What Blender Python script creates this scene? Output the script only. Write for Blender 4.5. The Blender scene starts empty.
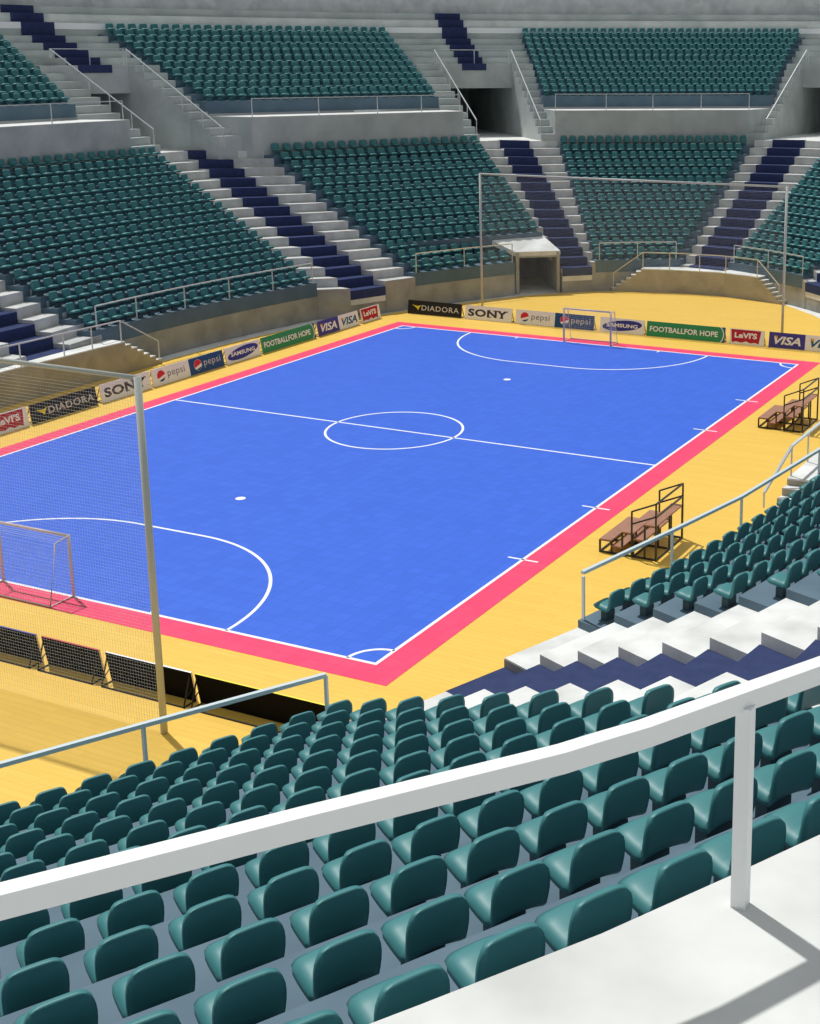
import bpy, math, random
from mathutils import Vector, Matrix
random.seed(7)
S = bpy.context.scene
COL = S.collection
V = Vector

# ------------------------------------------------------------------ materials
def mat(name, col, rough=0.6, col2=None, scale=1.0, detail=4.0, metal=0.0, spec=0.4, bump=0.0, coat=0.0, dist=0.0, lo=0.35, hi=0.65):
    m = bpy.data.materials.new(name); m.use_nodes = True
    nt = m.node_tree; b = nt.nodes['Principled BSDF']
    b.inputs['Base Color'].default_value = (*col, 1)
    b.inputs['Roughness'].default_value = rough
    b.inputs['Metallic'].default_value = metal
    b.inputs['Specular IOR Level'].default_value = spec
    b.inputs['Coat Weight'].default_value = coat
    if col2 is not None:
        tc = nt.nodes.new('ShaderNodeNewGeometry')
        n = nt.nodes.new('ShaderNodeTexNoise'); n.inputs['Scale'].default_value = scale
        n.inputs['Detail'].default_value = detail; n.inputs['Distortion'].default_value = dist
        nt.links.new(tc.outputs['Position'], n.inputs['Vector'])
        r = nt.nodes.new('ShaderNodeValToRGB')
        r.color_ramp.elements[0].position = lo; r.color_ramp.elements[1].position = hi
        r.color_ramp.elements[0].color = (*col, 1); r.color_ramp.elements[1].color = (*col2, 1)
        nt.links.new(n.outputs['Fac'], r.inputs['Fac'])
        nt.links.new(r.outputs['Color'], b.inputs['Base Color'])
        if bump:
            bp = nt.nodes.new('ShaderNodeBump'); bp.inputs['Strength'].default_value = bump
            bp.inputs['Distance'].default_value = 0.02
            nt.links.new(n.outputs['Fac'], bp.inputs['Height']); nt.links.new(bp.outputs['Normal'], b.inputs['Normal'])
    return m

def wood_floor_mat():
    m = mat('varnished yellow boards', (0.86, 0.50, 0.10), rough=0.42, spec=0.35)
    nt = m.node_tree; b = nt.nodes['Principled BSDF']
    g = nt.nodes.new('ShaderNodeNewGeometry')
    br = nt.nodes.new('ShaderNodeTexBrick')
    br.inputs['Scale'].default_value = 1.0
    br.inputs['Brick Width'].default_value = 2.2; br.inputs['Row Height'].default_value = 0.22
    br.inputs['Mortar Size'].default_value = 0.006; br.offset = 0.37
    br.inputs['Color1'].default_value = (0.87, 0.565, 0.105, 1)
    br.inputs['Color2'].default_value = (0.83, 0.53, 0.092, 1)
    br.inputs['Mortar'].default_value = (0.74, 0.42, 0.07, 1)
    nt.links.new(g.outputs['Position'], br.inputs['Vector'])
    mp = nt.nodes.new('ShaderNodeMapping'); mp.inputs['Scale'].default_value = (0.6, 9, 1)
    n = nt.nodes.new('ShaderNodeTexNoise'); n.inputs['Scale'].default_value = 1.5; n.inputs['Detail'].default_value = 6
    nt.links.new(g.outputs['Position'], mp.inputs['Vector']); nt.links.new(mp.outputs['Vector'], n.inputs['Vector'])
    mx = nt.nodes.new('ShaderNodeMixRGB'); mx.blend_type = 'MULTIPLY'; mx.inputs['Fac'].default_value = 0.16
    cr = nt.nodes.new('ShaderNodeValToRGB')
    cr.color_ramp.elements[0].color = (0.72, 0.68, 0.6, 1); cr.color_ramp.elements[1].color = (1, 1, 1, 1)
    cr.color_ramp.elements[0].position = 0.3; cr.color_ramp.elements[1].position = 0.6
    nt.links.new(n.outputs['Fac'], cr.inputs['Fac'])
    nt.links.new(br.outputs['Color'], mx.inputs['Color1']); nt.links.new(cr.outputs['Color'], mx.inputs['Color2'])
    nt.links.new(mx.outputs['Color'], b.inputs['Base Color'])
    return m

def tile_mat(name, c1, c2, mort, scale=1.0):
    m = mat(name, c1, rough=0.45, spec=0.3)
    nt = m.node_tree; b = nt.nodes['Principled BSDF']
    g = nt.nodes.new('ShaderNodeNewGeometry')
    br = nt.nodes.new('ShaderNodeTexBrick'); br.offset = 0.0
    br.inputs['Scale'].default_value = 1.0
    br.inputs['Brick Width'].default_value = 0.5 * scale; br.inputs['Row Height'].default_value = 0.5 * scale
    br.inputs['Mortar Size'].default_value = 0.02
    br.inputs['Mortar Smooth'].default_value = 0.5
    br.inputs['Color1'].default_value = (*c1, 1); br.inputs['Color2'].default_value = (*c2, 1)
    br.inputs['Mortar'].default_value = (*mort, 1)
    nt.links.new(g.outputs['Position'], br.inputs['Vector'])
    nt.links.new(br.outputs['Color'], b.inputs['Base Color'])
    return m

M = dict(
    wood=wood_floor_mat(),
    blue=tile_mat('blue court tiles', (0.034, 0.128, 0.67), (0.041, 0.144, 0.72), (0.030, 0.114, 0.62)),
    pink=tile_mat('pink border tiles', (0.86, 0.055, 0.155), (0.89, 0.068, 0.172), (0.80, 0.045, 0.14)),
    line=mat('white line paint', (0.88, 0.90, 0.93), 0.5),
    conc=mat('pale step concrete', (0.55, 0.56, 0.545), 0.85, (0.75, 0.76, 0.75), scale=0.9, detail=8, lo=0.3, hi=0.6),
    grey=mat('grey wall concrete', (0.40, 0.445, 0.44), 0.9, (0.56, 0.60, 0.585), scale=0.55, detail=8, lo=0.3, hi=0.7, dist=0.3),
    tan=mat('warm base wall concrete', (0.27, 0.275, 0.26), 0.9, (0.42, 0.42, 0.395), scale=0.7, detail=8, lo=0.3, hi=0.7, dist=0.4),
    step=mat('shade-darkened step concrete', (0.43, 0.44, 0.43), 0.9, (0.60, 0.61, 0.60), scale=1.1, detail=8, lo=0.3, hi=0.65),  # same pale concrete for the far aisles, darkened to put riser shade into the colour
    plaster=mat('mottled upper wall', (0.52, 0.55, 0.55), 0.9, (0.78, 0.80, 0.79), scale=0.9, detail=9, lo=0.3, hi=0.7, dist=0.5),
    olive=mat('warm platform concrete', (0.33, 0.30, 0.22), 0.9, (0.48, 0.44, 0.34), scale=0.8, detail=8, lo=0.3, hi=0.7, dist=0.4),
    slate=mat('painted slate blue terrace', (0.082, 0.140, 0.190), 0.7, (0.105, 0.170, 0.225), scale=0.9, detail=4),
    navy=mat('navy stair carpet', (0.036, 0.050, 0.125), 0.95, (0.045, 0.060, 0.145), scale=3, spec=0.1),
    seat=mat('teal seat plastic', (0.046, 0.205, 0.218), 0.48, spec=0.45),
    bracket=mat('shadow-toned seat bracket', (0.045, 0.085, 0.10), 0.5),  # seat support, its colour darkened to pass for the shadow under the seat
    rail=mat('painted light rail', (0.62, 0.66, 0.67), 0.35, spec=0.5),
    cream=mat('cream rail', (0.66, 0.62, 0.50), 0.4),
    blurail=mat('grey blue rail', (0.60, 0.70, 0.74), 0.35, spec=0.6),
    bigrail=mat('white guard rail paint', (0.84, 0.86, 0.86), 0.4, spec=0.4),
    pole=mat('grey net pole', (0.52, 0.54, 0.50), 0.4),
    net=mat('net cord', (0.46, 0.49, 0.50), 0.9),
    goal=mat('goal tube', (0.62, 0.53, 0.52), 0.35),
    gnet=mat('goal net cord', (0.75, 0.78, 0.80), 0.9),
    brown=mat('brown bench boards', (0.33, 0.155, 0.10), 0.6, (0.38, 0.19, 0.125), scale=4),
    black=mat('dark bench frame', (0.025, 0.028, 0.03), 0.4),
    bblack=mat('board black', (0.012, 0.012, 0.012), 0.5),
    bback=mat('board back', (0.018, 0.017, 0.015), 0.9, spec=0.1),
    bwhite=mat('board white', (0.92, 0.92, 0.90), 0.5),
    strip=mat('near white strip', (0.93, 0.94, 0.93), 0.5),  # near-white band behind the top seat row
    bgrey=mat('board silver lettering', (0.62, 0.62, 0.60), 0.5),
    byellow=mat('board yellow', (0.85, 0.72, 0.02), 0.5),
    bbeige=mat('board beige edge', (0.72, 0.60, 0.38), 0.6),
    bblue=mat('board deep blue', (0.012, 0.075, 0.235), 0.5),
    bsam=mat('board oval blue', (0.03, 0.04, 0.30), 0.5),
    bgreen=mat('board green', (0.03, 0.30, 0.115), 0.5),
    bred=mat('board red', (0.50, 0.012, 0.03), 0.5),
    bpred=mat('globe red', (0.70, 0.02, 0.03), 0.5),
    bindigo=mat('board indigo', (0.055, 0.05, 0.30), 0.5),
    bteal=mat('lettering blue', (0.01, 0.13, 0.30), 0.5),
    bgold=mat('lettering gold', (0.75, 0.42, 0.04), 0.5),
    bolive=mat('lettering grey', (0.20, 0.23, 0.27), 0.5),
    letter=mat('dark lettering', (0.05, 0.045, 0.04), 0.5),
)

# ------------------------------------------------------------------ mesh helpers
class MB:
    def __init__(s): s.v = []; s.f = []
    def add(s, vs, fs):
        o = len(s.v); s.v += [tuple(p) for p in vs]; s.f += [tuple(i + o for i in f) for f in fs]
    def hexa(s, b, t):       # bottom quad (4 pts), top quad (4 pts), counter-clockwise from above
        s.add(list(b) + list(t), [(3, 2, 1, 0), (4, 5, 6, 7), (0, 1, 5, 4), (1, 2, 6, 5), (2, 3, 7, 6), (3, 0, 4, 7)])
    def box(s, x0, x1, y0, y1, z0, z1):
        s.hexa([(x0, y0, z0), (x1, y0, z0), (x1, y1, z0), (x0, y1, z0)], [(x0, y0, z1), (x1, y0, z1), (x1, y1, z1), (x0, y1, z1)])
    def prism(s, poly, z0, z1):   # vertical prism over 2D polygon
        n = len(poly)
        a = sum(poly[i][0] * poly[(i + 1) % n][1] - poly[(i + 1) % n][0] * poly[i][1] for i in range(n))
        if a < 0: poly = poly[::-1]
        z0 = z0 if isinstance(z0, (list, tuple)) else [z0] * n
        z1 = z1 if isinstance(z1, (list, tuple)) else [z1] * n
        if a < 0: z0 = z0[::-1]; z1 = z1[::-1]
        vs = [(p[0], p[1], z) for p, z in zip(poly, z0)] + [(p[0], p[1], z) for p, z in zip(poly, z1)]
        fs = [tuple(range(n - 1, -1, -1)), tuple(range(n, 2 * n))] + [(i, (i + 1) % n, n + (i + 1) % n, n + i) for i in range(n)]
        s.add(vs, fs)
    def bar(s, a, b, w, h=None, up=(0, 0, 1)):   # rectangular bar between points
        s.sweep([a, b], w, h or w, up)
    def sweep(s, pts, w, h, up=(0, 0, 1)):
        pts = [V(p) for p in pts]; n = len(pts); up = V(up); rings = []
        for i, p in enumerate(pts):
            d = (pts[min(i + 1, n - 1)] - pts[max(i - 1, 0)]).normalized()
            u = up if abs(d.dot(up)) < 0.97 else V((0, 1, 0))
            r = d.cross(u).normalized(); q = r.cross(d).normalized()
            k = 1.0
            if 0 < i < n - 1:
                c = (pts[i + 1] - p).normalized().dot((p - pts[i - 1]).normalized()); k = 1 / max(0.5, math.sqrt((1 + c) / 2))
            rings.append([p + r * w / 2 * k + q * h / 2, p - r * w / 2 * k + q * h / 2, p - r * w / 2 * k - q * h / 2, p + r * w / 2 * k - q * h / 2])
        vs = [v for R in rings for v in R]
        fs = [(0, 1, 2, 3), tuple(4 * (n - 1) + i for i in (3, 2, 1, 0))]
        for i in range(n - 1):
            for j in range(4):
                a = 4 * i + j; b2 = 4 * i + (j + 1) % 4
                fs.append((a, a + 4, b2 + 4, b2))
        s.add(vs, fs)
    def tube(s, pts, r, seg=10):
        pts = [V(p) for p in pts]; n = len(pts); vs = []; fs = []
        for i, p in enumerate(pts):
            d = (pts[min(i + 1, n - 1)] - pts[max(i - 1, 0)]).normalized()
            u = V((0, 0, 1)) if abs(d.z) < 0.97 else V((0, 1, 0))
            a = d.cross(u).normalized(); b2 = a.cross(d)
            for j in range(seg):
                t = 2 * math.pi * j / seg; vs.append(p + a * r * math.cos(t) + b2 * r * math.sin(t))
        fs.append(tuple(range(seg))); fs.append(tuple(range(seg * n - 1, seg * (n - 1) - 1, -1)))
        for i in range(n - 1):
            for j in range(seg):
                a = i * seg + j; b2 = i * seg + (j + 1) % seg
                fs.append((a, a + seg, b2 + seg, b2))
        s.add(vs, fs)
    def mesh(s, name, m, smooth=False):
        me = bpy.data.meshes.new(name); me.from_pydata(s.v, [], s.f); me.validate(); me.update()
        if m: me.materials.append(m)
        if smooth: me.polygons.foreach_set('use_smooth', [True] * len(me.polygons))
        return me
    def build(s, name, m, parent=None, smooth=False):
        if parent is not None:      # verts given in world space: bring them into the parent's space
            inv = parent.matrix_world.inverted() if parent.get('_w') is None else parent.matrix_world.inverted()
            s.v = [tuple(inv @ V(p)) for p in s.v]
        o = bpy.data.objects.new(name, s.mesh(name, m, smooth)); COL.objects.link(o)
        if parent is not None: o.parent = parent
        return o

def tag(o, label=None, cat=None, group=None, kind=None):
    if label: o['label'] = label
    if cat: o['category'] = cat
    if group: o['group'] = group
    if kind: o['kind'] = kind
    return o
def empty(name, loc=(0, 0, 0), rz=0.0):
    o = bpy.data.objects.new(name, None); COL.objects.link(o)
    o.location = loc; o.rotation_euler = (0, 0, rz); o.empty_display_size = 0.2
    o.matrix_world = Matrix.Translation(V(loc)) @ Matrix.Rotation(rz, 4, 'Z')
    return o
def structure(name, mb, m, label=None, smooth=False):
    o = mb.build(name, m, None, smooth); o['kind'] = 'structure'
    if label: o['label'] = label
    return o

# ------------------------------------------------------------------ plan of the bowl (metres, court centre = origin)
# a track is the front edge of step k seen in plan: (x, y, z at k=0, dx, dy, dz per step)
def T(x, y, z, dx, dy, dz=0.55): return (x, y, z, dx, dy, dz)
def at(t, k): return V((t[0] + t[3] * k, t[1] + t[4] * k, t[2] + t[5] * k))
def shift(t, z, dz=None): return (t[0], t[1], z, t[3], t[4], t[5] if dz is None else dz)

NAVY = 0.575
A_a = T(-19.3, -4.6, 1.95, -0.98, 0.02); A_b = T(-19.4, -2.3, 1.95, -1.05, -0.03)
A_c = T(-19.5, 0.56, 1.95, -1.02, -0.12); A_d = T(-19.57, 2.78, 2.05, -0.954, -0.188)
B_a = T(-18.33, 19.56, 1.88, -1.026, 0.159); B_b = T(-16.69, 20.74, 1.88, -1.098, 0.252)
B_c = T(-15.73, 23.24, 2.05, -1.012, 0.142); B_d = T(-14.85, 25.40, 2.05, -0.915, 0.102)
C_a = T(-8.70, 34.44, 2.0, -0.764, 0.537); C_b = T(-8.79, 34.76, 1.9, -0.685, 0.628)
C_c = T(-7.19, 36.20, 2.05, -0.626, 0.540); C_d = T(-6.99, 36.30, 2.05, -0.515, 0.621)
D_a = T(-1.85, 39.42, 1.75, 0.070, 0.915, 0.571); D_b = T(-1.19, 39.36, 1.75, 0.114, 0.960, 0.571)
D_c = T(1.51, 38.95, 1.75, 0.095, 1.02, 0.571); D_d = T(1.60, 39.6, 1.75, 0.25, 0.964, 0.571)
E_a = T(7.9, 36.2, 1.9, 0.52, 0.64); E_b = T(8.15, 36.0, 1.75, 0.6, 0.56)
E_c = T(10.1, 34.3, 1.75, 0.68, 0.60); E_d = T(10.6, 33.7, 2.0, 0.76, 0.52)
F_a = T(16.04, -26.61, 2.0, 1.25, -0.535); F_b = T(17.04, -23.99, 2.0, 1.27, -0.476)
F_c = T(17.66, -22.35, 2.25, 1.20, -0.523); F_d = T(18.48, -20.06, 2.25, 1.19, -0.475)

def strip_steps(mb, t1, t2, k0, k1, thick=0.9, first_to=None, over=0.03):
    for k in range(k0, k1 + 1):
        a, b = at(t1, k), at(t2, k); c, d = at(t2, k + 1), at(t1, k + 1)
        # tread stays level on each side; rear edge takes the height of this step
        c.z = b.z; d.z = a.z
        c += (c - b).normalized() * over; d += (d - a).normalized() * over
        zb = first_to if (k == k0 and first_to is not None) else None
        bot = [V((p.x, p.y, zb if zb is not None else p.z - thick)) for p in (a, b, c, d)]
        top = [a, b, c, d]
        area = (b.x - a.x) * (c.y - a.y) - (c.x - a.x) * (b.y - a.y)
        if area < 0: bot = bot[::-1]; top = top[::-1]
        mb.hexa(bot, top)

# ---- aisles: pale concrete steps either side of a navy carpeted run
LAND = {'left platform': 9.72, 'long left stand': 9.72, 'passage': 9.72, 'far platform': 9.72, 'far right': 9.72, 'near': 9.67}
AISLES = {
    'left platform': (A_a, A_b, A_c, A_d, (0, 0, 0, 0)),
    'long left stand': (B_a, B_b, B_c, B_d, (0, 0, 0, 0)),
    'passage': (C_a, C_b, C_c, C_d, (3, 0, 0, 0)),
    'far platform': (D_a, D_b, D_c, D_d, (0, 0, 0, 0)),
    'far right': (E_a, E_b, E_c, E_d, (0, 0, 0, 0)),
    'near': (F_a, F_b, F_c, F_d, (0, 0, 0, 0)),
}
CARPET_LABEL = {
    'left platform': 'navy carpet down the stairs behind the platform at the left side of the hall',
    'long left stand': 'long navy stair carpet ending at the wall behind the corner of the blue court',
    'passage': 'navy stair carpet running down beside the square passage opening',
    'far platform': 'navy stair carpet running down behind the raised platform past the far goal',
    'far right': 'short piece of navy stair carpet beside the stand at the far right picture edge',
    'near': 'navy carpet on the sunlit steps between the two nearest seat stands',
}
for nm, (ta, tb, tc, td, ks) in AISLES.items():
    zl = LAND[nm]
    for t1, t2, k0 in ((ta, tb, ks[0]), (tc, td, 0)):
        mb = MB(); strip_steps(mb, t1, t2, k0, 13, thick=0.9 if k0 else 0.9)
        structure('stair_or_base_wall', mb, M['conc'] if nm == 'near' else M['step'])
        if k0 == 0:
            mb = MB(); lo1 = (t1[0], t1[1], t1[2] - 0.05, t1[3], t1[4], t1[5]); lo2 = (t2[0], t2[1], t2[2] - 0.05, t2[3], t2[4], t2[5])
            o_ = (V((t1[3], t1[4], 0)) + V((t2[3], t2[4], 0))).normalized() * 0.025
            lo1 = (t1[0] - o_.x, t1[1] - o_.y, *lo1[2:]); lo2 = (t2[0] - o_.x, t2[1] - o_.y, *lo2[2:])
            strip_steps(mb, lo1, lo2, 0, 0, first_to=0.0); structure('stair_or_base_wall', mb, M['tan'])  # base wall below the first step, down to the floor
    if nm == 'near':
        nb, nc = F_b, shift(F_c, 2.0)
    else:
        nv = (zl + 0.03 - 1.72) / 14
        nb, nc = shift(tb, 1.72, nv), shift(tc, 1.72, nv)
    # concrete core below the carpet
    mb = MB(); strip_steps(mb, shift(nb, nb[2] - 0.03), shift(nc, nc[2] - 0.03), 0, 13) if nm == 'near' else None
    if nm != 'near':
        strip_steps(mb, (nb[0], nb[1], nb[2] - 0.03, nb[3], nb[4], nb[5]), (nc[0], nc[1], nc[2] - 0.03, nc[3], nc[4], nc[5]), 0, 13)
    structure('stair_or_base_wall', mb, M['conc'])
    mb = MB(); o_ = (V((nb[3], nb[4], 0)) + V((nc[3], nc[4], 0))).normalized() * 0.02
    strip_steps(mb, (nb[0] + o_.x, nb[1] + o_.y, nb[2] - 0.35, nb[3], nb[4], 0), (nc[0] + o_.x, nc[1] + o_.y, nc[2] - 0.35, nc[3], nc[4], 0), 0, 0, first_to=0.0); structure('stair_or_base_wall', mb, M['tan'])  # base wall below the carpeted run, down to the floor
    mb = MB()
    out = (V((nb[3], nb[4], 0)) + V((nc[3], nc[4], 0))).normalized()
    for k in range(0, 15):     # carpet: thin slab on tread and on riser
        a, b = at(nb, k), at(nc, k); c, d = at(nc, k + 1), at(nb, k + 1)
        c.z = b.z; d.z = a.z
        if k == 14: c = b + (c - b) * 0.35; d = a + (d - a) * 0.35
        a -= out * 0.03; b -= out * 0.03
        q = [a, b, c, d]
        if (b.x - a.x) * (c.y - a.y) - (c.x - a.x) * (b.y - a.y) < 0: q = q[::-1]
        mb.hexa([p - V((0, 0, 0.028)) for p in q], q)
        e, f = a + out * 0.028, b + out * 0.028
        q = [a, b, f, e]
        if (b.x - a.x) * (f.y - a.y) - (f.x - a.x) * (b.y - a.y) < 0: q = q[::-1]
        hgt = nb[5]
        mb.hexa([p - V((0, 0, hgt)) for p in q], [p - V((0, 0, 0.02)) for p in q])
    tag(mb.build('stair_carpet', M['navy']), CARPET_LABEL[nm], 'carpet')

# ---- seating blocks
def interp(a, b, s): return a + (b - a) * s
class Block:
    def __init__(s, left, right, z0, dz, rows, sag=0.0, sp=0.82, back=0.72, thick=0.85, row_off=None):
        s.left, s.right, s.z0, s.dz, s.rows, s.sag, s.sp, s.back, s.thick = left, right, z0, dz, rows, sag, sp, back, thick
        s.row_off = row_off or {}
    def ends(s, k):
        a = s.left(k); b = s.right(k); return V((a[0], a[1], 0)), V((b[0], b[1], 0))
    def nrm(s, k):
        a, b = s.ends(k); t = (b - a).normalized(); n = V((-t.y, t.x, 0))
        return n if n.dot(a + b) > 0 else -n
    def pt(s, k, u):
        a, b = s.ends(k); g = s.sag if s.back > 0.8 else s.sag * max(0.0, 1 - k / 14.0)
        return interp(a, b, u) + s.nrm(k) * (4 * g * u * (1 - u))
    def z(s, k): return s.z0 + s.dz * k
    def terrace(s, seg=8):
        mb = MB()
        for k in s.rows:
            for i in range(seg):
                u0, u1 = i / seg, (i + 1) / seg
                p = [s.pt(k, u0), s.pt(k, u1), s.pt(k + 1, u1), s.pt(k + 1, u0)]
                n = s.nrm(k) * 0.03; p[2] = p[2] + n; p[3] = p[3] + n
                if (p[1].x - p[0].x) * (p[2].y - p[0].y) - (p[2].x - p[0].x) * (p[1].y - p[0].y) < 0: p = p[::-1]
                z = s.z(k)
                mb.hexa([(q.x, q.y, z - s.thick) for q in p], [(q.x, q.y, z) for q in p])
        return mb
    def seats(s):
        out = []
        for k in s.rows:
            a, b = s.ends(k); L = (b - a).length; t = (b - a).normalized()
            sp = s.sp
            if L < 1.0: continue
            if k in s.row_off or s.row_off.get('all'):
                st = s.row_off.get(k, 0.5)
                n = int((L / s.sp) - st + 0.4); first = st
            else:
                n = int(L / s.sp + 0.15); sp = (L - 0.04) / n
                first = 0.5 + random.uniform(-0.04, 0.04)
            for j in range(n):
                u = (first + j) * (s.sp if (k in s.row_off) else sp) / L
                if u > 1 - 0.3 * s.sp / L: break
                p = s.pt(k, u); q = s.pt(k, min(1, u + 0.01)); tt = (q - p).normalized()
                nn = V((-tt.y, tt.x, 0)); nn = nn if nn.dot(s.nrm(k)) > 0 else -nn
                out.append((k, j, p + nn * s.back + V((0, 0, s.z(k))), math.atan2(nn.y, nn.x) - math.pi / 2))
        return out

def tr(t): return lambda k: at(t, k)
def blk2_right(k):
    return (-11.30 - 1.07 * k, 32.45 + 0.90 * k) if k < 3 else at(C_a, k)
blocks = {
    1: Block(tr((-19.57, 2.25, 2.05, -0.954, -0.188, 0.55)), tr(B_a), 2.30, 0.545, range(0, 14), sag=0.55, sp=0.87),
    2: Block(tr(B_d), blk2_right, 2.30, 0.545, range(0, 14), sag=0.12, sp=0.82),
    3: Block(tr(C_d), tr(D_a), 2.15, 0.55, range(0, 14), sag=0.25, sp=0.69),
    4: Block(tr(D_d), tr(E_a), 2.12, 0.55, range(0, 14), sag=0.25, sp=0.76),
}
# the two nearest stands, laid out on their own axes
NK = (1.2145, -0.5492); NN = V((0.911, -0.412, 0)).normalized()
def n_left(k): return (16.04 + NK[0] * k, -26.61 + NK[1] * k)
def n_right(k): return (16.04 - 8.55 + NK[0] * k, -26.61 - 14.35 + NK[1] * k)
blocks['N'] = Block(n_left, n_right, 2.45, 0.55, range(0, 14), sag=0.12, sp=0.835, back=0.93, thick=0.6)
def r_left(k): a = at(F_d, k); return (a.x, a.y)
def r_right(k): return (21.1 + 1.08 * k, -2.2 - 0.1 * k)
blocks['R'] = Block(r_left, r_right, 2.45, 0.55, range(0, 9), sag=0.62, sp=0.865, back=0.93, thick=0.42)

for key, b in blocks.items():
    structure('seating_terrace', b.terrace(), M['slate'])

# base wall under the front rows, from floor to the slate band
def wall_under(b, seg=8, ztop=None, m='tan'):
    mb = MB(); k = 0; n = b.nrm(0)
    zt = (b.z(0) - b.thick + 0.02) if ztop is None else ztop
    for i in range(seg):
        p, q = b.pt(0, i / seg) + n * 0.02, b.pt(0, (i + 1) / seg) + n * 0.02
        r, s_ = q + n * 0.5, p + n * 0.5
        mb.prism([(x.x, x.y) for x in (p, q, r, s_)], 0.0, zt)
    return mb
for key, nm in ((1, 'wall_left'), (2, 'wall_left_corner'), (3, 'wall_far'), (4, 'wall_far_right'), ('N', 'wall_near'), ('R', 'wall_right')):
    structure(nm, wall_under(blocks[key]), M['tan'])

# ------------------------------------------------------------------ square passage cut into the left corner stand
TL, TR = V((-11.45, 32.9, 0)), V((-8.98, 34.72, 0))
tu = (TR - TL).normalized(); tn = V((-tu.y, tu.x, 0)); tn = tn if tn.dot(TL) > 0 else -tn
mb = MB()
def pf(a, b): p = TL + tu * a + tn * b; return (p.x, p.y)
Wd = (TR - TL).length
mb.prism([pf(0, -0.05), pf(0.24, -0.05), pf(0.24, 9), pf(0, 9)], 0, 2.85)
mb.prism([pf(Wd - 0.2, -0.05), pf(Wd, -0.05), pf(Wd, 9), pf(Wd - 0.2, 9)], 0, 2.85)
mb.prism([pf(0, 8.8), pf(Wd, 8.8), pf(Wd, 9.1), pf(0, 9.1)], 0, 2.85)
mb.prism([pf(0.24, 0.0), pf(Wd - 0.2, 0.0), pf(Wd - 0.2, 9), pf(0.24, 9)], 2.5, 2.62)
structure('wall_passage', mb, M['tan'])
mb = MB()
mb.prism([(-11.48, 32.86), (-8.95, 34.78), (-10.95, 36.15), (-13.25, 32.75)], [2.62, 2.62, 3.30, 3.30], [2.92, 2.92, 3.66, 3.66])
structure('trim_1', mb, M['conc'], 'pale slab roof over the square passage')

# ------------------------------------------------------------------ upper tier
# front lines of the upper ledge in plan, one per block
LN = {0: ((-32.7, -21.8), (-32.9, -0.6)), 1: ((-32.9, 0.2), (-32.7, 21.8)), 2: ((-27.7, 26.8), (-19.4, 42.0)),
      3: ((-14.2, 45.0), (-1.6, 52.3)), 4: ((4.2, 52.3), (16.8, 45.0)), 5: ((22.0, 42.0), (30.0, 27.0))}
def line(i, off):
    a, b = V((*LN[i][0], 0)), V((*LN[i][1], 0)); t = (b - a).normalized(); n = V((-t.y, t.x, 0))
    if n.dot(a + b) < 0: n = -n
    return a + n * off, t
def mitre(off):
    pts = []
    for i in range(0, 6):
        p, t = line(i, off)
        if i == 0: pts.append(p)
        if i < 5:
            q, u = line(i + 1, off)
            den = t.x * u.y - t.y * u.x
            if abs(den) < 1e-3: pts.append(p + t * 21)
            else:
                s_ = ((q.x - p.x) * u.y - (q.y - p.y) * u.x) / den; pts.append(p + t * s_)
        else: pts.append(p + t * 20)
    return pts
LEDGE = 12.0
def ledge(poly, z0=8.8, m='grey'):
    mb = MB(); mb.prism(poly, z0, LEDGE - 0.04); structure('wall_ledge', mb, M[m])
    mb = MB(); mb.prism(poly, LEDGE - 0.04, LEDGE); structure('floor_ledge', mb, M['conc'])
ledge([(-32.9, -12), (-32.9, 0.2), (-32.72, 19.7), (-35.73, 18.16), (-35.9, 0), (-35.9, -12)])
ledge([(-28.01, 26.22), (-20.02, 40.87), (-22.82, 42.0), (-31.62, 25.87)])
ledge([(-14.34, 44.92), (-1.42, 52.41), (-0.78, 56.24), (-16.49, 47.14)])

def lerp2(a, b, s): return (a[0] + (b[0] - a[0]) * s, a[1] + (b[1] - a[1]) * s)
U = {   # upper block edges: points at offset 3 and 12.5
    1: (((-35.8, -11), (-45.2, -11)), ((-35.73, 18.16), (-43.95, 19.95))),
    2: (((-31.62, 25.87), (-41.59, 27.44)), ((-22.82, 42.00), (-30.59, 47.59))),
    3: (((-16.49, 47.14), (-22.30, 54.76)), ((-0.78, 56.24), (-1.61, 66.74))),
}
for i, (lft, rgt) in U.items():
    f = (lambda e: (lambda m: lerp2(e[0], e[1], m / 10.0)))
    blocks['u%d' % i] = Block(f(lft), f(rgt), 13.0, 0.455, range(0, 11), sag=0.0, sp={1: 0.88, 2: 0.80, 3: 0.66}[i], back=0.70, thick=0.85)
    structure('seating_terrace', blocks['u%d' % i].terrace(), M['slate'])

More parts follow.
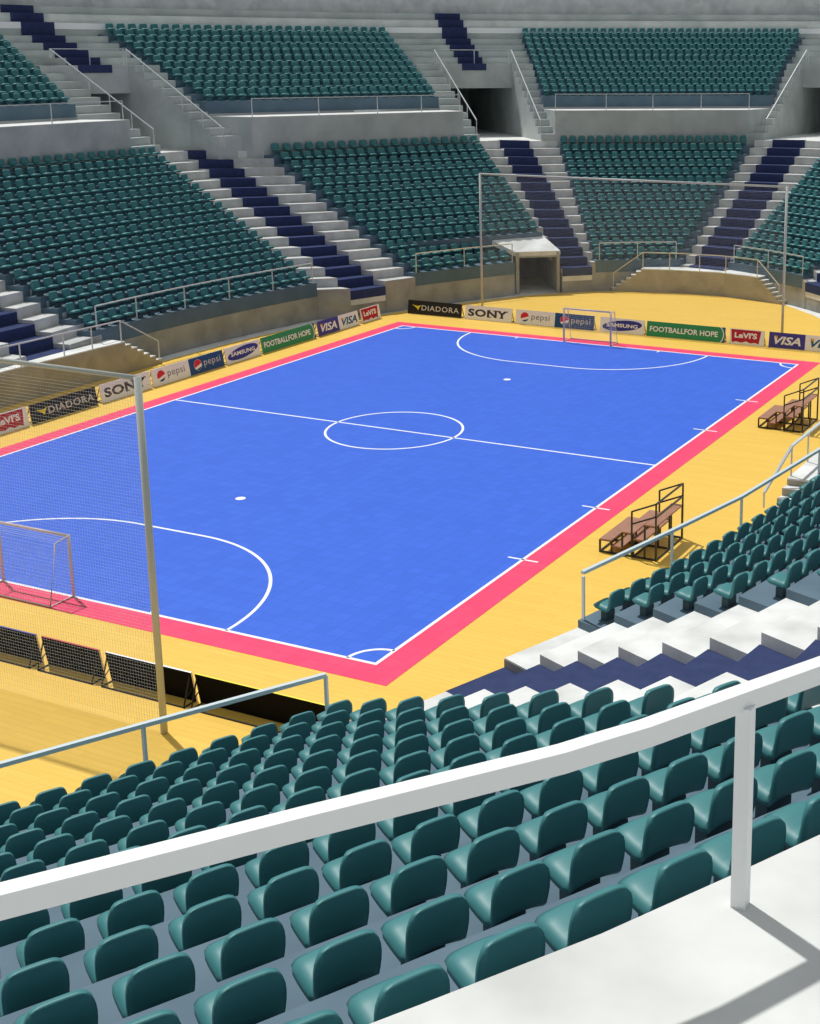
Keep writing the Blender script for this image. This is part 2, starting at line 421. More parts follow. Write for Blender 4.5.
# openings through the upper tier: landing, side stairs, lintel, dark passage
def edge(p0, p3, p12):
    def g(off):
        if off <= 3: return lerp2(p0, p3, off / 3.0)
        return lerp2(p3, p12, (off - 3) / 9.5)
    return g
def inner(p0, p8): return lambda off: lerp2(p0, p8, off / 8.0)
OPEN = {
    'B': (edge((-32.72, 19.7), (-35.73, 18.16), (-43.95, 19.95)), inner((-32.69, 22.34), (-40.71, 21.21)),
          inner((-28.86, 24.68), (-37.76, 25.06)), edge((-28.01, 26.22), (-31.62, 25.87), (-41.59, 27.44)), 9.7, B_a, B_d),
    'C': (edge((-20.02, 40.87), (-22.82, 42.0), (-30.59, 47.59)), inner((-19.34, 42.1), (-25.93, 46.72)),
          inner((-15.26, 44.39), (-21.01, 50.3)), edge((-14.34, 44.92), (-16.49, 47.14), (-22.3, 54.76)), 9.72, C_a, C_d),
    'D': (edge((-1.42, 52.41), (-0.78, 56.24), (-1.61, 66.74)), inner((-0.34, 53.03), (0.09, 62.53)),
          inner((4.2, 53.1), (5.0, 62.4)), edge((5.2, 52.6), (5.8, 55.9), (6.6, 66.5)), 9.70, D_a, D_d),
}
NST = 11
TRK = {'B': (B_a, B_b, B_c, B_d), 'C': (C_a, C_b, C_c, C_d), 'D': (D_a, D_b, D_c, D_d)}
for nm, (oL, iL, iR, oR, zl, ta, td) in OPEN.items():
    for o, n_ in ((oL, iL), (iR, oR)):
        mb = MB()
        for i in range(1 if (nm == 'B' and o is oR or nm == 'B' and n_ is oR) else 0, NST):
            f0, f1 = 8.0 * i / NST, 8.0 * (i + 1) / NST + 0.02
            z = zl + (15.4 - zl) * (i + 1) / NST
            mb.prism([o(f0), n_(f0), n_(f1), o(f1)], zl - 0.6, z)
        structure('stair_or_base_wall', mb, M['grey'])
    mb = MB()     # full-width steps above the lintel
    for i in range(5):
        f0, f1 = 8.0 + 1.1 * i, 8.0 + 1.1 * (i + 1) + 0.02
        z = 15.4 + 0.5 * i
        mb.prism([oL(f0), oR(f0), oR(f1), oL(f1)], 13.5 if i == 0 else z - 1.2, z)
    structure('stair_or_base_wall', mb, M['grey'])
    mb = MB()     # landing floor and passage
    q4 = [at(t, 14) for t in TRK[nm]]
    o_ = 3.0 if nm == 'B' else 1.1
    mb.prism([(p.x, p.y) for p in q4] + [iR(o_), iL(o_)], zl - 0.8, zl + 0.005)
    mb.prism([iL(o_ - 0.05), iR(o_ - 0.05), iR(22), iL(22)], zl - 0.8, zl + 0.005)
    structure('floor_landing', mb, M['conc'])
    mb = MB()
    mb.prism([oL(8.0), iL(8.0), iL(22), oL(22)], zl - 0.5, 13.6)
    mb.prism([iR(8.0), oR(8.0), oR(22), iR(22)], zl - 0.5, 13.6)
    mb.prism([iL(9.0), iR(9.0), iR(22), iL(22)], 13.5, 13.7)
    mb.prism([iL(21.5), iR(21.5), iR(22), iL(22)], zl, 13.6)
    structure('wall_upper_passage', mb, M['grey'])

def chord(off_):
    pts = [lerp2((-35.8, -11), (-45.2, -11), (off_ - 3) / 9.5)]
    for nm in 'BCD':
        oL, iL, iR, oR, zl, ta, td = OPEN[nm]; pts += [oL(off_), oR(off_)]
    pts += [(24, 60 + (off_ - 12)), (45, 40 + (off_ - 12))]
    return pts
def band(off0, off1, z0, z1, m, name):
    a, b = chord(off0), chord(off1); mb = MB()
    for i in range(len(a) - 1):
        mb.prism([a[i], a[i + 1], b[i + 1], b[i]], z0, z1)
    structure(name, mb, m)
band(13.5, 14.6, 16.9, 17.88, M['grey'], 'trim_2')
band(13.45, 14.6, 17.88, 18.32, M['strip'], 'trim_3')
band(14.5, 15.6, 17.0, 18.95, M['grey'], 'trim_4')
band(15.5, 16.7, 17.0, 19.5, M['grey'], 'trim_5')
band(16.6, 17.4, 15.0, 21.8, M['plaster'], 'wall_upper')

UP_CARPET = {'B': ((0.355, 0.64), (0.23, 0.55), 'navy carpet on the top steps at the upper left corner of the hall'),
             'C': ((0.408, 0.613), (0.408, 0.59), 'navy carpet on the top steps above the middle dark doorway')}
for nm, (s0, s1, lab) in UP_CARPET.items():
    oL, iL, iR, oR, zl, ta, td = OPEN[nm]; mb = MB()
    def cp(o_, side):
        t = (o_ - 8) / 7.5; u = s0[side] + (s1[side] - s0[side]) * t
        return lerp2(oL(o_), oR(o_), u)
    lv = [(8.0, 15.4), (9.1, 15.9), (10.2, 16.4), (11.3, 16.9), (12.4, 17.4), (13.45, 18.32), (14.5, 18.95), (15.5, 19.5), (16.55, 19.5)]
    for i, ((f0, z0), (f1, z1)) in enumerate(zip(lv[:-1], lv[1:])):
        mb.prism([cp(f0 - 0.04, 0), cp(f0 - 0.04, 1), cp(f1, 1), cp(f1, 0)], z0 + 0.002, z0 + 0.03)
        mb.prism([cp(f0 - 0.04, 0), cp(f0 - 0.04, 1), cp(f0 - 0.005, 1), cp(f0 - 0.005, 0)], (lv[i - 1][1] + 0.03 if i else z0 - 0.5), z0 + 0.002)
    tag(mb.build('stair_carpet', M['navy']), lab, 'carpet')

# ------------------------------------------------------------------ near ledge (the floor in front of us)
ne = [(37.5, 11.0), (33.6, -33.4), (31.6, -38.5), (30.215, -41.69), (29.93, -42.2), (29.50, -42.95), (29.19, -43.42), (28.98, -43.74), (28.75, -44.08), (24.2, -51.5), (19.0, -60.0)]
ne = ne[1:]
outp = [(x + 13, y - 6) for x, y in ne[::-1]]
mb = MB()
for i in range(len(ne) - 1):
    a, b = ne[i], ne[i + 1]
    mb.prism([a, b, (b[0] + 13, b[1] - 6), (a[0] + 13, a[1] - 6)], LEDGE - 0.25, LEDGE)
structure('floor_walkway', mb, M['conc'])
mb = MB()
for i in range(len(ne) - 1):
    a, b = ne[i], ne[i + 1]
    mb.prism([(a[0] + .05, a[1] - .02), (b[0] + .05, b[1] - .02), (b[0] + 1.05, b[1] - .5), (a[0] + 1.05, a[1] - .5)], 8.5, LEDGE - 0.25)
structure('wall_walkway', mb, M['grey'])

# ------------------------------------------------------------------ floor
mb = MB(); mb.box(-90, 90, -95, 110, -0.30, -0.02); structure('floor', mb, M['conc'], 'pale concrete floor strip around the yellow boards')
edge_pts = [(-19.05, -3.5), (-18.95, 0), (-18.85, 4.0), (-18.75, 8.0), (-18.5, 13), (-17.7, 18.6), (-16.0, 21.5), (-15.0, 24.2), (-13.1, 28.2), (-10.75, 32.45),
            (-8.5, 35.0), (-6.5, 36.6), (-4.0, 37.6), (-1.3, 38.4), (1.6, 38.5), (4.3, 37.9), (6.5, 36.9), (9.3, 34.0), (11.5, 31.0), (13.6, 27.6), (15.4, 23.9), (16.6, 20.0), (17.7, 15), (18.4, 8), (18.75, 0),
            (18.5, -8), (18.0, -15), (17.3, -20.5), (16.4, -24), (14.6, -28), (12, -33), (9, -37), (4, -41), (-2, -42), (-8, -40), (-12.5, -34), (-15.5, -27), (-17.6, -19), (-18.8, -10)]
mb = MB(); mb.prism(edge_pts, -0.02, 0.0); structure('floor_boards', mb, M['wood'], 'yellow varnished board floor around the blue court')

# ------------------------------------------------------------------ the court
W2, L2 = 12.392, 20.0
court = empty('sports_court', (0, 0, 0))
tag(court, 'blue indoor football court with white markings and a pink border', 'court')
mb = MB(); mb.box(-W2, W2, -L2, L2, 0.0, 0.010); mb.build('playing_surface', M['blue'], court)
mb = MB(); b_ = 0.97; e_ = 1.0
mb.box(-W2 - b_ - 0.4, W2 + b_, -L2 - b_, -L2, 0.0, 0.010); mb.box(-W2 - b_ - 0.4, W2 + b_, L2, L2 + b_, 0.0, 0.010)
mb.box(-W2 - b_, -W2, -L2, L2, 0.0, 0.010); mb.box(W2, W2 + b_, -L2, L2, 0.0, 0.010)
mb.v = [(max(x, -W2 - b_), y, z) for x, y, z in mb.v]
mb.build('border_band', M['pink'], court)
lw = 0.055
def flat(mb, poly): mb.prism(poly, 0.010, 0.016)
def ring(mb, cx, cy, r, a0, a1, n=64, w=lw):
    for i in range(n):
        t0, t1 = a0 + (a1 - a0) * i / n, a0 + (a1 - a0) * (i + 1) / n
        flat(mb, [(cx + (r - w) * math.cos(t0), cy + (r - w) * math.sin(t0)), (cx + (r + w) * math.cos(t0), cy + (r + w) * math.sin(t0)),
                  (cx + (r + w) * math.cos(t1), cy + (r + w) * math.sin(t1)), (cx + (r - w) * math.cos(t1), cy + (r - w) * math.sin(t1))])
def seg(mb, x0, y0, x1, y1, w=lw):
    d = V((x1 - x0, y1 - y0)).normalized(); n = V((-d.y, d.x)) * w
    flat(mb, [(x0 - n.x, y0 - n.y), (x1 - n.x, y1 - n.y), (x1 + n.x, y1 + n.y), (x0 + n.x, y0 + n.y)])
mb = MB()
seg(mb, -W2, -L2 - lw, -W2, L2 + lw); seg(mb, W2, -L2 - lw, W2, L2 + lw)
seg(mb, -W2 + lw, -L2, W2 - lw, -L2); seg(mb, -W2 + lw, L2, W2 - lw, L2)
seg(mb, -W2 + lw, 0, W2 - lw, 0)
mb.build('boundary_lines', M['line'], court)
mb = MB(); ring(mb, 0, 0, 3.0, 0, 2 * math.pi, 96); mb.build('centre_circle', M['line'], court)
for sy in (-1, 1):
    mb = MB(); yy = sy * L2
    R_, hx = 5.85, 1.45
    if sy < 0: ring(mb, hx, yy, R_, 0, math.pi / 2); ring(mb, -hx, yy, R_, math.pi / 2, math.pi); seg(mb, -hx, yy + R_, hx, yy + R_)
    else: ring(mb, hx, yy, R_, -math.pi / 2, 0); ring(mb, -1.75, yy, R_, math.pi, 1.5 * math.pi); seg(mb, -1.75, yy - R_, hx, yy - R_)
    mb.build('penalty_area_line', M['line'], court)
    mb = MB(); n = 24
    flat(mb, [(0.19 * math.cos(2 * math.pi * i / n), sy * (L2 - 9.593) + 0.19 * math.sin(2 * math.pi * i / n)) for i in range(n)])
    mb.build('penalty_spot', M['line'], court)
    for sx in (-1, 1):
        mb = MB(); a0 = {(-1, -1): 0, (1, -1): math.pi / 2, (1, 1): math.pi, (-1, 1): 1.5 * math.pi}[(sx, sy)]
        ring(mb, sx * W2, yy, 0.92, a0, a0 + math.pi / 2, 16); mb.build('corner_arc', M['line'], court)
        mb = MB(); seg(mb, sx * 4.45, yy - sy * 0.05, sx * 4.45, yy - sy * 0.36); mb.build('goal_line_mark', M['line'], court)
for y in (-11.4524, -5.7499, 5.7499, 11.4524):
    mb = MB(); seg(mb, W2 - 0.55, y, W2 + 0.55, y, 0.045); mb.build('substitution_mark', M['line'], court)

# ------------------------------------------------------------------ seats
def seat_shell():
    # (forward, height, half width) along the profile from the front lip up to the top of the back
    prof = [(0.48, 0.320, 0.215), (0.510, 0.336, 0.262), (0.46, 0.354, 0.285), (0.36, 0.346, 0.292), (0.25, 0.328, 0.291), (0.15, 0.314, 0.286), (0.085, 0.324, 0.274),
            (0.052, 0.362, 0.272), (0.036, 0.435, 0.280), (0.020, 0.52, 0.284), (0.010, 0.60, 0.284), (0.002, 0.672, 0.276), (-0.005, 0.738, 0.256), (-0.010, 0.777, 0.226), (-0.013, 0.797, 0.175)]
    nu = 12; th = 0.10
    def col(i):
        f, z, w = prof[i]; a = prof[max(i - 1, 0)]; b = prof[min(i + 1, len(prof) - 1)]
        d = V((b[0] - a[0], b[1] - a[1])).normalized(); n = V((-d.y, d.x))    # toward sitter side
        top, bot = [], []
        for j in range(nu + 1):
            u = -1 + 2 * j / nu
            us = u
            x = w * us
            rise = 0.03 * (u * u) * (1 if 1 < i < 13 else 0.3)
            bul = 0.0
            if 5 <= i <= 9: bul = 0.03 * math.sin(math.pi * (i - 5) / 4) * (1 - u * u)
            edge = (1 - abs(u) ** 8)
            t2 = th * (0.55 + 0.45 * edge) * (0.35 if i in (0, len(prof) - 1) else (0.8 if i in (1, len(prof) - 2) else 1))
            pf_, pz = f + n.x * rise, z + n.y * rise
            top.append((x, -pf_, pz)); bot.append((x, -(pf_ - n.x * (t2 + bul)), pz - n.y * (t2 + bul)))
        return top, bot
    return [col(i) for i in range(len(prof))], nu
COLS, NU = seat_shell()
def shell_part(i0, i1):
    v, f = [], []
    rows = COLS[i0:i1 + 1]; n = NU + 1
    for top, bot in rows: v += top + bot
    R = len(rows)
    def T_(i, j): return i * 2 * n + j
    def B_(i, j): return i * 2 * n + n + j
    for i in range(R - 1):
        for j in range(NU):
            f.append((T_(i, j), T_(i, j + 1), T_(i + 1, j + 1), T_(i + 1, j)))
            f.append((B_(i, j), B_(i + 1, j), B_(i + 1, j + 1), B_(i, j + 1)))
        f.append((T_(i, 0), T_(i + 1, 0), B_(i + 1, 0), B_(i, 0)))
        f.append((T_(i, NU), B_(i, NU), B_(i + 1, NU), T_(i + 1, NU)))
    for j in range(NU):
        f.append((T_(0, j), B_(0, j), B_(0, j + 1), T_(0, j + 1)))
        f.append((T_(R - 1, j), T_(R - 1, j + 1), B_(R - 1, j + 1), B_(R - 1, j)))
    return v, f
def part_mesh(name, i0, i1):
    mb = MB(); mb.add(*shell_part(i0, i1)); return mb.mesh(name, M['seat'], True)
PAN, BACK = part_mesh('seat_pan', 0, 6), part_mesh('backrest', 6, 14)
mb = MB()
mb.box(-0.17, 0.17, -0.37, -0.20, 0.0, 0.22)
BRK = mb.mesh('seat_bracket', M['bracket'])

cam_loc = V((31.812, -48.0628, 16.054)); yaw, pitch, FOC = -0.440050, -0.2250475, 1345.4397
PPX, PPY = 410 + 173.36, 512 - 148.417
fwd = V((math.sin(yaw) * math.cos(pitch), math.cos(yaw) * math.cos(pitch), math.sin(pitch)))
rgt = fwd.cross(V((0, 0, 1))).normalized(); upv = rgt.cross(fwd)
def frame(p):
    v = V(p) - cam_loc; d = v.dot(fwd)
    if d <= 0.5: return None
    return PPX + FOC * v.dot(rgt) / d, PPY - FOC * v.dot(upv) / d, d

ROW_OFF_N = {0: 0.5, 1: 0.5, 2: 0.5, 3: 0.5, 4: 0.5, 5: 0.5, 6: 0.5, 7: 0.5, 8: 0.45, 9: 0.15, 10: 0.4, 11: 0.15, 12: 0.4}
SEATS = []
LAT = {'N': ((16.649, -27.44, 1.2145, -0.5492, -0.3828, -0.7266, -0.0004, 0.002), {k: 0.0 for k in range(8)}),
       'R': ((19.375, -19.742, 1.0572, -1.272, 0.2169, 0.8393, -0.005, 0.0015), {0: 0.0, 1: 0.91, 2: 1.90, 3: 2.57, 4: 3.83, 5: 4.75, 6: 5.7, 7: 6.6})}
LAT['N'][1].update({8: -0.08, 9: -0.37, 10: -0.11, 11: -0.36, 12: -0.085})
def lattice(key):
    (x, y, kx, ky, jx, jy, bx, by), offs = LAT[key]; out = []
    for k, o in offs.items():
        for i in range(20):
            j = i + (max(0, i - 6) * 0.022 if key == 'N' and k > 7 else 0.0) + o + ({11: 0.15, 12: 0.18}.get(k, 0.10 if k > 7 else 0.04) if key == 'N' else 0.03)
            tx, ty = jx + 2 * bx * j, jy + 2 * by * j
            n = V((-ty, tx, 0)).normalized(); n = n if n.x > 0 else -n
            out.append((k, i, V((x + k * kx + j * jx + bx * j * j, y + k * ky + j * jy + by * j * j, 2.45 + 0.55 * k)), math.atan2(n.y, n.x) - math.pi / 2))
    return out
for key, b in blocks.items():
    if key == 'N': b.row_off = ROW_OFF_N; b.rows = range(0, 13)
    if key == 'R': b.rows = range(0, 6); b.row_off = {k: 0.5 for k in range(6)}
    for k, j, p, rz in (lattice(key) if key in LAT else b.seats()):
        fr = frame(p + V((0, 0, 0.5)))
        if fr is None or not (-45 < fr[0] < 895 and -30 < fr[1] < 1075): continue
        SEATS.append((fr[2], key, k, j, p, rz))
SEATS.sort(key=lambda s: s[0])
ORD = ('first second third fourth fifth sixth seventh eighth ninth tenth eleventh twelfth thirteenth fourteenth fifteenth sixteenth seventeenth '
       'eighteenth nineteenth twentieth twenty-first twenty-second twenty-third twenty-fourth twenty-fifth').split()
PLACE = {'N': ('stand below the white guard rail', 'the blue-carpeted steps'), 'R': ('stand above the brown bleachers', 'the blue-carpeted steps'),
         1: ('stand behind the left platform', 'the platform stairs'), 2: ('stand beside the square passage', 'the long blue stairs'),
         3: ('stand behind the far goal', 'the passage stairs'), 4: ('stand right of the far platform', 'the platform stairs')}
GRP = {'N': 'seats in the nearest stand', 'R': 'seats in the stand above the bleachers', 1: 'seats in the long left stand', 2: 'seats in the stand beside the passage',
       3: 'seats behind the far goal', 4: 'seats right of the far platform'}
near_seats = SEATS[:300]; far_seats = SEATS[300:]
print('SEATS', len(SEATS), {k: sum(1 for s in near_seats if s[1] == k) for k in blocks}, near_seats[-1][0])
proto = {}
for d, key, k, j, p, rz in near_seats:
    if not proto:
        e = empty('stadium_seat', p, rz)
        parts = []
        for me in (PAN, BACK, BRK):
            o = bpy.data.objects.new(me.name, me); COL.objects.link(o); o.parent = e; parts.append(o)
        proto['e'] = e; proto['p'] = parts
    else:
        e = proto['e'].copy(); COL.objects.link(e); e.location = p; e.rotation_euler = (0, 0, rz)
        for o in proto['p']:
            c = o.copy(); COL.objects.link(c); c.parent = e
    st, stairs = PLACE.get(key, PLACE[1])
    e['label'] = 'teal seat, %s row up, %s from %s, %s' % (ORD[k], ORD[j], stairs, st)
    e['category'] = 'seat'; e['group'] = GRP.get(key, 'seats in the long left stand')
mb = MB()
FV, FF = shell_part(0, 14)
bv = [(x, y, z) for x in (-0.18, 0.18) for y in (-0.34, -0.16) for z in (0.0, 0.23)]
for d, key, k, j, p, rz in far_seats:
    c, s_ = math.cos(rz), math.sin(rz); wx = {3: 0.86, 4: 0.93, 'u3': 0.84}.get(key, 1.0)
    mb.add([(p.x + c * x * wx - s_ * y, p.y + s_ * x * wx + c * y, p.z + z) for x, y, z in FV], FF)
    mb.add([(p.x + c * x - s_ * y, p.y + s_ * x + c * y, p.z + z) for x, y, z in bv],
           [(0, 1, 3, 2), (4, 6, 7, 5), (0, 4, 5, 1), (2, 3, 7, 6)])
o = mb.build('distant_stadium_seats', M['seat'], None, True)
tag(o, 'rows of small teal seats filling the far and upper stands', 'seats', kind='stuff')

# ------------------------------------------------------------------ railings
def railing(label, top, posts, m='rail', w=0.06, h=0.06, pw=0.05, extra=(), name='railing', group=None):
    e = empty(name, (posts[0][0], posts[0][1], posts[0][2])); tag(e, label, 'railing', group)
    mb = MB(); mb.sweep(top, w, h); mb.build('handrail', M[m], e)
    for t in extra: mb = MB(); mb.sweep(t, w * 0.8, h * 0.8); mb.build('cross_rail', M[m], e)
    for (x, y, z0, z1) in posts:
        mb = MB(); mb.box(x - pw / 2, x + pw / 2, y - pw / 2, y + pw / 2, z0, z1); mb.build('post', M[m], e)
    return e
def block_rail(b, us, ztop, label, m='rail', posts=None, inset=0.08, k=0, group=None):
    pts = [b.pt(k, u) + b.nrm(k) * inset for u in us]
    top = [(p.x, p.y, ztop) for p in pts]
    pp = [b.pt(k, u) + b.nrm(k) * inset for u in (posts or us)]
    return railing(label, top, [(p.x, p.y, b.z(k), ztop - 0.02) for p in pp], m, group=group)
block_rail(blocks[1], [0.02, 0.19, 0.4, 0.6, 0.8, 0.985], 3.55, 'thin railing along the front row of the long left stand')
block_rail(blocks[2], [0.02, 0.5, 0.985], 3.55, 'cream railing ending beside the square passage opening', 'cream')
block_rail(blocks[3], [0.05, 0.5, 0.95], 3.35, 'thin railing in front of the seats behind the far goal', 'rail')
block_rail(blocks[4], [0.06, 0.5, 0.98], 3.35, 'thin railing in front of the seats at the far right', 'rail')
# nearest stand: lower front rail
bN = blocks['N']
def onN(j, z): u = j / 20.0; p = bN.pt(0, u) + bN.nrm(0) * 0.12; return (p.x, p.y, z)
railing('grey blue front railing along the lowest row of the nearest stand', [(16.09, -27.15, 3.6), (14.20, -30.39, 3.6), (12.93, -32.63, 3.6), (9.6, -38.2, 3.6)],
        [(16.09, -27.15, 2.45, 3.58), (14.20, -30.39, 2.45, 3.58), (11.9, -34.35, 2.45, 3.58)], 'blurail', 0.10, 0.085, 0.065)
railing('grey blue railing curving along the lowest row above the brown bleachers', [(18.50, -19.84, 3.62), (19.40, -16.1, 3.62), (20.17, -12.59, 3.62), (20.91, -6.93, 3.62), (21.2, -2.5, 3.62)],
        [(18.60, -20.0, 2.45, 3.6), (19.40, -16.1, 2.45, 3.6), (20.17, -12.59, 2.45, 3.6), (20.91, -6.93, 2.45, 3.6)], 'blurail', 0.10, 0.085, 0.065)
# big white guard rail in front of us
off = 12.392
def wpt(x, y): return (x + off, y - 20.0)
gr = [(13.9, -27.35), (15.70, -25.08), (16.37, -24.21), (17.08, -23.32), (17.19, -23.15), (17.32, -22.96), (17.60, -22.46), (17.86, -22.0), (18.9, -20.1), (20.3, -17.0)]
railing('thick white guard rail crossing the picture on a square white post', [(*wpt(x, y), 13.09) for x, y in gr],
        [(*wpt(17.63, -22.46), 12.0, 13.06), (*wpt(15.0, -26.0), 12.0, 13.06), (*wpt(19.7, -18.4), 12.0, 13.06)], 'bigrail', 0.085, 0.10, 0.075)
# upper ledge rails
railing('thin railing on the upper ledge at the upper left', [(-33.0, -10, 13.2), (-33.0, 0.2, 13.2), (-32.85, 19.3, 13.2)],
        [(-33.0, 1.0, 12, 13.2), (-32.98, 6.0, 12, 13.2), (-32.9, 13.4, 12, 13.2), (-32.85, 19.3, 12, 13.2)])
railing('thin railing on the upper ledge above the stand beside the passage', [(-28.2, 26.5, 13.2), (-20.25, 40.8, 13.2)],
        [(*lerp2((-28.2, 26.5), (-20.25, 40.8), s), 12, 13.2) for s in (0, 0.3, 0.58, 0.8, 1)])
railing('thin railing on the upper ledge above the stand behind the far goal', [(-14.4, 45.1, 13.2), (-1.5, 52.6, 13.2)],
        [(*lerp2((-14.4, 45.1), (-1.5, 52.6), s), 12, 13.2) for s in (0, 0.26, 0.5, 0.75, 1)])
def stair_rails(nm, lab, right=True, bot=1.05):
    oL, iL, iR, oR, zl, ta, td = OPEN[nm]
    zt = 15.4 + 1.1
    for side, f in (('left', iL), ('right', iR)):
        if side == 'right' and not right: continue
        def P(off_, z, f=f): q = f(off_); c = lerp2(iL(off_), iR(off_), 0.5); q = lerp2(q, c, -0.02); return (q[0], q[1], z)
        pts = [P(8, zt), P(0.4, zl + 0.51 + bot)]
        posts = []
        for o_ in (0.4, 2.0, 3.6, 5.1, 6.6, 8.0):
            q = P(o_, 0); z0 = zl + 0.7 * o_ ; posts.append((q[0], q[1], z0, zl + 0.51 + bot + (zt - zl - 0.51 - bot) * (o_ - 0.4) / 7.6))
        railing(lab % side, pts, posts, 'rail', 0.07, 0.07, 0.05, group=None)
    q0, q1 = iL(8.05), iR(8.05)
    c = lerp2(q0, q1, 0.52)
    railing(lab.replace('handrail down the %s side of', 'level railing over') , [(*q0, zt), (*q1, zt)], [(*lerp2(q0, q1, 0.02), 15.4, zt), (*c, 15.4, zt), (*lerp2(q0, q1, 0.98), 15.4, zt)], 'rail')
stair_rails('B', 'white handrail down the %s side of the upper left dark doorway')
stair_rails('C', 'white handrail down the %s side of the middle dark doorway')
stair_rails('D', 'white handrail down the %s side of the right-hand dark doorway', True)

# ------------------------------------------------------------------ raised platforms with little stairs
def platform(front, back, z, m='tan'):
    mb = MB()
    for i in range(len(front) - 1):
        mb.prism([front[i], front[i + 1], back[i + 1], back[i]], 0, z - 0.06)
    structure('wall_platform', mb, M['olive'])
    mb = MB()
    for i in range(len(front) - 1):
        mb.prism([front[i], front[i + 1], back[i + 1], back[i]], z - 0.06, z)
    structure('floor_platform', mb, M['conc'])
def steps(p_front, p_back, q_front, q_back, z, n=6):   # from platform end (p) down to the floor (q)
    mb = MB()
    for i in range(n):
        a, b = i / n, (i + 1) / n
        mb.prism([lerp2(p_front, q_front, a), lerp2(p_front, q_front, b), lerp2(p_back, q_back, b), lerp2(p_back, q_back, a)], 0, z * (1 - (i + 1) / (n + 1)))
    structure('stair_or_base_wall', mb, M['olive'])
    mb = MB()
    for i in range(n):
        a, b = i / n - 0.01, (i + 1) / n
        zz = z * (1 - (i + 1) / (n + 1))
        mb.prism([lerp2(p_front, q_front, a), lerp2(p_front, q_front, b), lerp2(p_back, q_back, b), lerp2(p_back, q_back, a)], zz, zz + 0.03)
    structure('stair_or_base_wall', mb, M['conc'])
LF = [(-18.75, -5.6), (-18.6, -0.6), (-18.56, 1.46), (-18.45, 3.24)]
LB = [(-20.0, -5.6), (-20.1, -0.6), (-20.2, 1.46), (-19.9, 3.24)]
platform(LF, LB, 1.7)
steps(LF[-1], (-19.75, 3.24), (-18.5, 5.85), (-19.45, 5.85), 1.7)
steps(LF[0], LB[0], (-18.7, -8.2), (-19.8, -8.2), 1.7)
FFt = [(-4.0, 37.38), (-1.35, 38.05), (1.5, 38.2), (4.5, 37.45)]
FBk = [(-4.3, 39.0), (-1.5, 40.3), (1.6, 40.3), (5.0, 38.9)]
platform(FFt, FBk, 1.62)
steps(FFt[0], (-4.3, 38.3), (-5.95, 36.75), (-6.3, 37.3), 1.62)
steps(FFt[-1], (4.85, 38.3), (6.25, 36.75), (6.7, 37.4), 1.62)
RF = [(19.15, -4.5), (19.25, -0.8), (19.15, 3.2)]
RB = [(21.3, -4.3), (21.6, -0.8), (21.3, 3.2)]
platform(RF, RB, 1.7)
steps(RF[0], (20.3, -4.5), (18.8, -6.2), (19.95, -6.2), 1.7, 5)
railing('railing on the low platform at the left wall', [(-18.80, -8.0, 1.2), (-18.83, -5.6, 2.8), (-18.68, -0.6, 2.8), (-18.62, 1.46, 2.8), (-18.52, 3.1, 2.8), (-18.52, 5.7, 1.25)],
        [(-18.83, -5.4, 1.7, 2.8), (-18.76, -3.2, 1.7, 2.8), (-18.68, -0.6, 1.7, 2.8), (-18.64, 1.2, 1.7, 2.8), (-18.55, 3.1, 1.7, 2.8), (-18.52, 5.7, 0.15, 1.25)])
railing('cream railing on the low platform behind the far goal', [(-5.9, 36.95, 1.25), (-3.9, 37.5, 2.75), (-1.35, 38.15, 2.75), (1.5, 38.3, 2.75), (4.35, 37.6, 2.75), (6.1, 36.95, 1.25)],
        [(-5.9, 36.95, 0.15, 1.25), (-3.9, 37.5, 1.62, 2.75), (-2.1, 37.98, 1.62, 2.75), (0.0, 38.25, 1.62, 2.75), (1.9, 38.25, 1.62, 2.75), (4.35, 37.6, 1.62, 2.75), (6.1, 36.95, 0.15, 1.25)], 'cream')
railing('pale railing beside the white platform steps at the right', [(18.60, -5.35, 1.35), (19.20, -4.2, 2.8), (19.28, -0.55, 2.8), (19.25, 3.0, 2.8)],
        [(18.60, -5.35, 0.8, 1.35), (19.2, -4.2, 1.7, 2.8), (19.25, -2.3, 1.7, 2.8), (19.28, -0.55, 1.7, 2.8)], 'rail', 0.09, 0.07)

